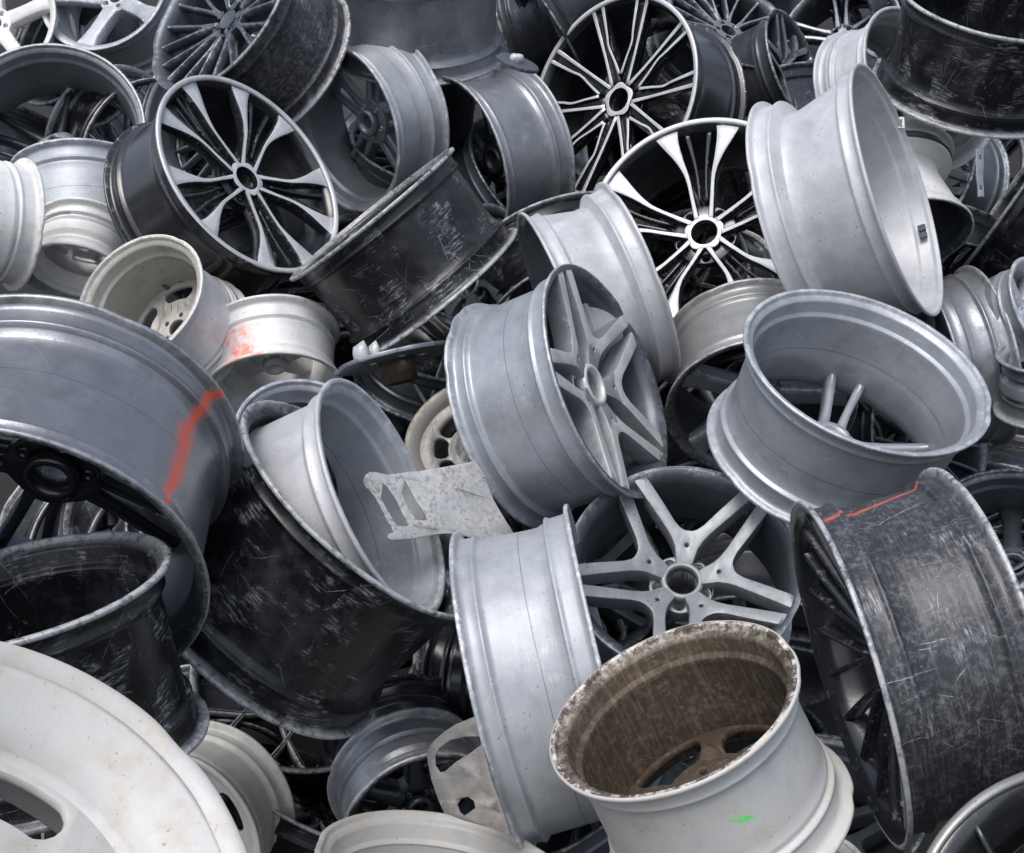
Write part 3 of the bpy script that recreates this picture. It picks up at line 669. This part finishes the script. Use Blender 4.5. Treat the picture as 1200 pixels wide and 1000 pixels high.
wheel('W55', 985, 35, 75, .75, 300, 'dark wheel with tangled spokes at the top, left of the small pale wheel', near='face', R=.27, W=.8, k='dark', mf='grey', ms='dark', sty='double')
wheel('W52', 1165, -12, 90, .3, 80, 'dusty grey rim above the scratched black wheel at the top right corner', R=.3, W=.8, k='grey', sty='five')
wheel('W53', 498, 965, 102, .75, 118, 'grey wheel with stepped rings behind the bent bracket near the bottom', R=.158, W=.45, k='scuffed', ki='dark', sty='five')
wheel('W54', 590, 800, 85, .25, 175, 'glossy black ridged barrel behind the tall light silver barrel', R=.262, W=.9, k='gloss', sty='five')
wheel('W57', 478, 908, 90, 0.6, 110, 'glossy black rim under the big scratched black wheel', R=0.19, W=.5, k='gloss', sty='five')
wheel('W56', 205, 985, 112, .82, 38, 'yellowed white wheel with stepped rim beside the large slotted wheel', near='face', R=.225, W=.85, k='cream', ki='cream', sty='steel')
wheel('W58', 182, 815, 100, .3, 205, 'silver rim edge between the open black wheel and the big scratched black wheel', R=.262, W=.7, k='silver', sty='five')
wheel('W59', 390, 1032, 82, .75, 270, 'small black wheel with a gritty edge beside the cream white wheel', R=.19, W=.7, k='black', sty='five')
wheel('W60', 945, 1037, 76, 0.8, 290, 'chalky cream wheel lip at the bottom edge, right under the brown-lined wheel', R=0.13, W=.7, k='cream', sty='steel')
wheel('W66', 795, 556, 62, .8, 270, 'black wheel end in the gap left of the open silver grey wheel', R=.25, W=.8, k='black', sty='five')
wheel('W67', 1085, 118, 70, .6, 300, 'small pale grey barrel just under the scratched black wheel at the top right', R=.155, W=.8, k='light', sty='five')
#WHEELS_END
# wheels deeper in the heap, seen through gaps; dark finishes imitate shade there
FILL = []
rf = random.Random(11)
for row in range(7):
    for cl in range(8):
        for lay in (0, 1):
            x = 75+150*cl+rf.uniform(-35, 35)+(75 if lay else 0)-(60 if row % 2 else 0); y = 40+150*row+rf.uniform(-30, 30)
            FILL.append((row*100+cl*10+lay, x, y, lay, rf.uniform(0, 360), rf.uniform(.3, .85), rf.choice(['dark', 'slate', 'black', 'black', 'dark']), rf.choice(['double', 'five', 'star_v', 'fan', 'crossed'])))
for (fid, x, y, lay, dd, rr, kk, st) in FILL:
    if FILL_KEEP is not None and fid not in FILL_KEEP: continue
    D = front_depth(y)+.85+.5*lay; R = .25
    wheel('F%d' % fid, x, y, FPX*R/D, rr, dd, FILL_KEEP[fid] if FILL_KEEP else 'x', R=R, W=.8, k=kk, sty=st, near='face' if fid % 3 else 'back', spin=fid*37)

# ------------------------------------------------------------------ torn brackets, straps and broken centres lying between the wheels
def balance_weight(key, pxy, n=5):
    """stick-on lead weights on the inside wall"""
    root = dict(WHEELS)[key]; inv = root.matrix_world.inverted(); R = root['ring']
    ray = px_ray(*pxy).normalized(); o = inv @ CAM; dd = inv.to_3x3() @ ray; rr = R-.036
    A_ = dd.x**2+dd.y**2; B_ = 2*(o.x*dd.x+o.y*dd.y); C_ = o.x**2+o.y**2-rr*rr
    h = o+dd*((-B_+math.sqrt(max(0, B_*B_-4*A_*C_)))/(2*A_)); a0 = math.atan2(h.y, h.x)
    bm = bmesh.new()
    for k in range(n):
        a = a0+(k-n/2)*.075; m = Matrix.Rotation(a, 4, 'Z') @ Matrix.Translation((rr, 0, h.z)) @ Matrix.Diagonal((.010, .0165, .018, 1))
        bmesh.ops.create_cube(bm, size=1, matrix=m)
    bmesh.ops.bevel(bm, geom=bm.edges[:], offset=.0012, segments=1, affect='EDGES')
    finish('balance_weight', bm, [mat('slate')], root)
def loose_plate(name, pts, holes, centre, depth, tilt, th, key, label, cat, curl=0.):
    """pts: outline surveyed on the photo, carried onto a tilted plane at the plate's own distance"""
    o = CAM+px_ray(*centre)*depth
    nrm = (RT*tilt[0]+UP*tilt[1]-FW).normalized(); X = (RT-nrm*RT.dot(nrm)).normalized(); Y = nrm.cross(X)
    Mx = Matrix((X, Y, nrm)).transposed().to_4x4(); Mx.translation = o; inv = Mx.inverted()
    def tr(p):
        ray = px_ray(*p); t = (o-CAM).dot(nrm)/ray.dot(nrm); q = inv @ (CAM+ray*t); return (q.x, q.y)
    def df(co):
        co.z += curl*(math.sin(co.x*22+1)*.5+.45*math.sin(co.x*150+co.y*40)*max(0, min(1, co.x*18+.6)))+.0012*math.sin(co.y*90+co.x*50); return co
    q = plate(name, [tr(p) for p in pts], [[tr(p) for p in h] for h in holes], th, min(.0012, th*.3), mat(key), None, 0, deform=df)
    q.matrix_world = Mx; q['label'] = label; q['category'] = cat
    return q
loose_plate('bracket', [(426, 563), (429, 556), (434, 553), (441, 553), (455, 556), (475, 554), (493, 552), (515, 549), (556, 541), (570, 560), (580, 585), (592, 610), (604, 628), (580, 645), (570, 650), (563, 646), (558, 634),
     (545, 628), (531, 626), (505, 628), (480, 632), (458, 633), (454, 630), (455, 626), (461, 624), (458, 617), (452, 606), (446, 592), (440, 582), (433, 574), (428, 569)],
    [[(449, 566), (456, 574), (464, 586), (471, 601), (479, 616), (476, 617), (465, 616), (459, 605), (453, 594), (447, 583)], [(474, 563), (481, 575), (486, 586), (493, 596), (499, 609), (497, 611), (487, 610), (480, 600), (475, 590), (471, 577)]],
    (505, 590), 2.34, (.8, .5), .004, 'rusty_pale', 'torn pale metal bracket with pointed slots poking out of the nested wheel', 'bracket', .006)
loose_plate('bracket', [(562, 838), (552, 842), (535, 849), (520, 858), (507, 870), (501, 880), (501, 893), (506, 915), (515, 940), (521, 953), (545, 962), (575, 970), (600, 980), (592, 955), (578, 915), (566, 872), (552, 882), (535, 893), (522, 904), (516, 905), (511, 897), (511, 886), (516, 877), (528, 868), (545, 864), (565, 864)],
    [[(541, 936), (549, 934), (556, 939), (558, 947), (551, 952), (545, 956), (540, 952), (537, 943)]],
    (540, 910), 1.98, (-.25, .35), .005, 'dull_plate', 'bent grey bracket with a curved loop beside the tall light silver barrel', 'bracket', .004)
loose_plate('metal_strap', [(1143, 174), (1153, 174), (1152, 205), (1153, 231), (1146, 231), (1144, 205)], [[(1147, 182), (1150, 182), (1150, 187), (1147, 187)], [(1148, 218), (1150, 218), (1150, 223), (1148, 223)]],
    (1148, 200), 3.0, (.2, .2), .004, 'grey', 'narrow grey metal strap hanging below the scratched black wheel at the top right', 'strap')
balance_weight('W4', (1082, 276), 2)
loose_plate('metal_tab', [(1048, 138), (1059, 138), (1060, 151), (1049, 150)], [[(1053, 141), (1057, 141), (1057, 147), (1053, 147)]],
    (1054, 144), 3.0, (.1, .3), .006, 'white', 'tiny white square tab with a hole beside the tall pale grey wheel', 'tab')
def broken_centre(cx, cy, a, r, d, R, label, kd, kh, hubh, hubr, chunk):
    Cn, n = ring_pose(cx, cy, a, r, d, R)
    Z = -n; t = Vector((1, 0, 0)); X = (t-Z*t.dot(Z)).normalized(); Y = Z.cross(X)
    Mx = Matrix((X, Y, Z)).transposed().to_4x4(); Mx.translation = Cn
    root = bpy.data.objects.new('broken_wheel_centre', None); C.objects.link(root); root.matrix_world = Mx
    root['label'] = label; root['category'] = 'wheel centre'
    rn = random.Random(5)
    out = [(R*(1-.05*rn.random()-(.08 if 20 < i < 30 else 0))*math.cos(2*PI*i/60), R*(1-.05*rn.random())*math.sin(2*PI*i/60)) for i in range(60)]
    plate('disc', out, [circ(R*.16, 24)]+[circ(R*.07, 14, R*.42*math.cos(q*1.2566), R*.42*math.sin(q*1.2566)) for q in range(5)], .010, .002, mat(kd), root, 0)
    bm = bmesh.new(); lathe(bm, [(hubr, -.002), (hubr, hubh*.6), (hubr*.97, hubh*.62), (hubr*.93, hubh), (hubr*.6, hubh+.002), (hubr*.58, hubh-.02), (hubr*.55, -.002)], 48)
    finish('hub', bm, [mat(kh)], root)
    for (x, y, h, wd) in chunk:
        bm = bmesh.new(); L = [(wd, -.001), (wd*.95, -h*.7), (wd*.7, -h), (wd*.35, -h*.9), (wd*.35, -.001)]
        lathe(bm, L, 14, mod=lambda r_, z_, a_: (r_*(1+.16*math.sin(2*a_+1)+.08*math.sin(5*a_)), z_*(1+.10*math.sin(a_+2))))
        for v in bm.verts: v.co.x += x; v.co.y += y
        finish('bolt_boss', bm, [mat('pale')], root)
    return root
broken_centre(463, 420, 76, .12, 103, .145, 'snapped off wheel centre seen edge-on with a rusty hub below, above the nested pale wheel', 'grey', 'rust', .055, .042, [(-.075, -.02, .055, .017), (-.045, -.03, .05, .012)])
broken_centre(606, 74, 27, .25, 250, .06, 'small dark dish with a white knob, in the gap left of the double spoke wheel', 'slate', 'slate', .01, .015, [(-.005, -.0, -.022, .017)])

# ------------------------------------------------------------------ ground: one sheet that rises under the heap
def ground():
    bm = bmesh.new()
    xs = [-60, -30, -12]+[-6+.4*i for i in range(31)]+[12, 30, 60]
    ys = [-60, -30, -10, -3, 0]+[.6+.3*i for i in range(26)]+[10, 20, 60]
    def h(x, y):
        t = max(0, min(1, (y-.8)/8.5)); z = -1.0+3.6*t
        if 1.2 < y < 8 and abs(x) < 7: z += .05*noise.noise(Vector((x*1.3, y*1.3, 0)))
        return z
    g = [[bm.verts.new((x, y, h(x, y))) for x in xs] for y in ys]
    for j in range(len(ys)-1):
        for i in range(len(xs)-1): bm.faces.new((g[j][i], g[j][i+1], g[j+1][i+1], g[j+1][i]))
    m = bpy.data.materials.new('shade_black_ground'); m.use_nodes = True; q = NG(m); b = q.n['Principled BSDF']
    tc = q.new('ShaderNodeTexCoord').outputs['Object']
    q.put(b.inputs['Base Color'], q.mix(q.noise(tc, 9, 6, .7).outputs[0], (.006, .006, .006), (.02, .019, .018))); b.inputs['Roughness'].default_value = .9  # near-black colour stands in for the deep shade between the wheels
    o = finish('ground', bm, [m]); o['kind'] = 'structure'
ground()
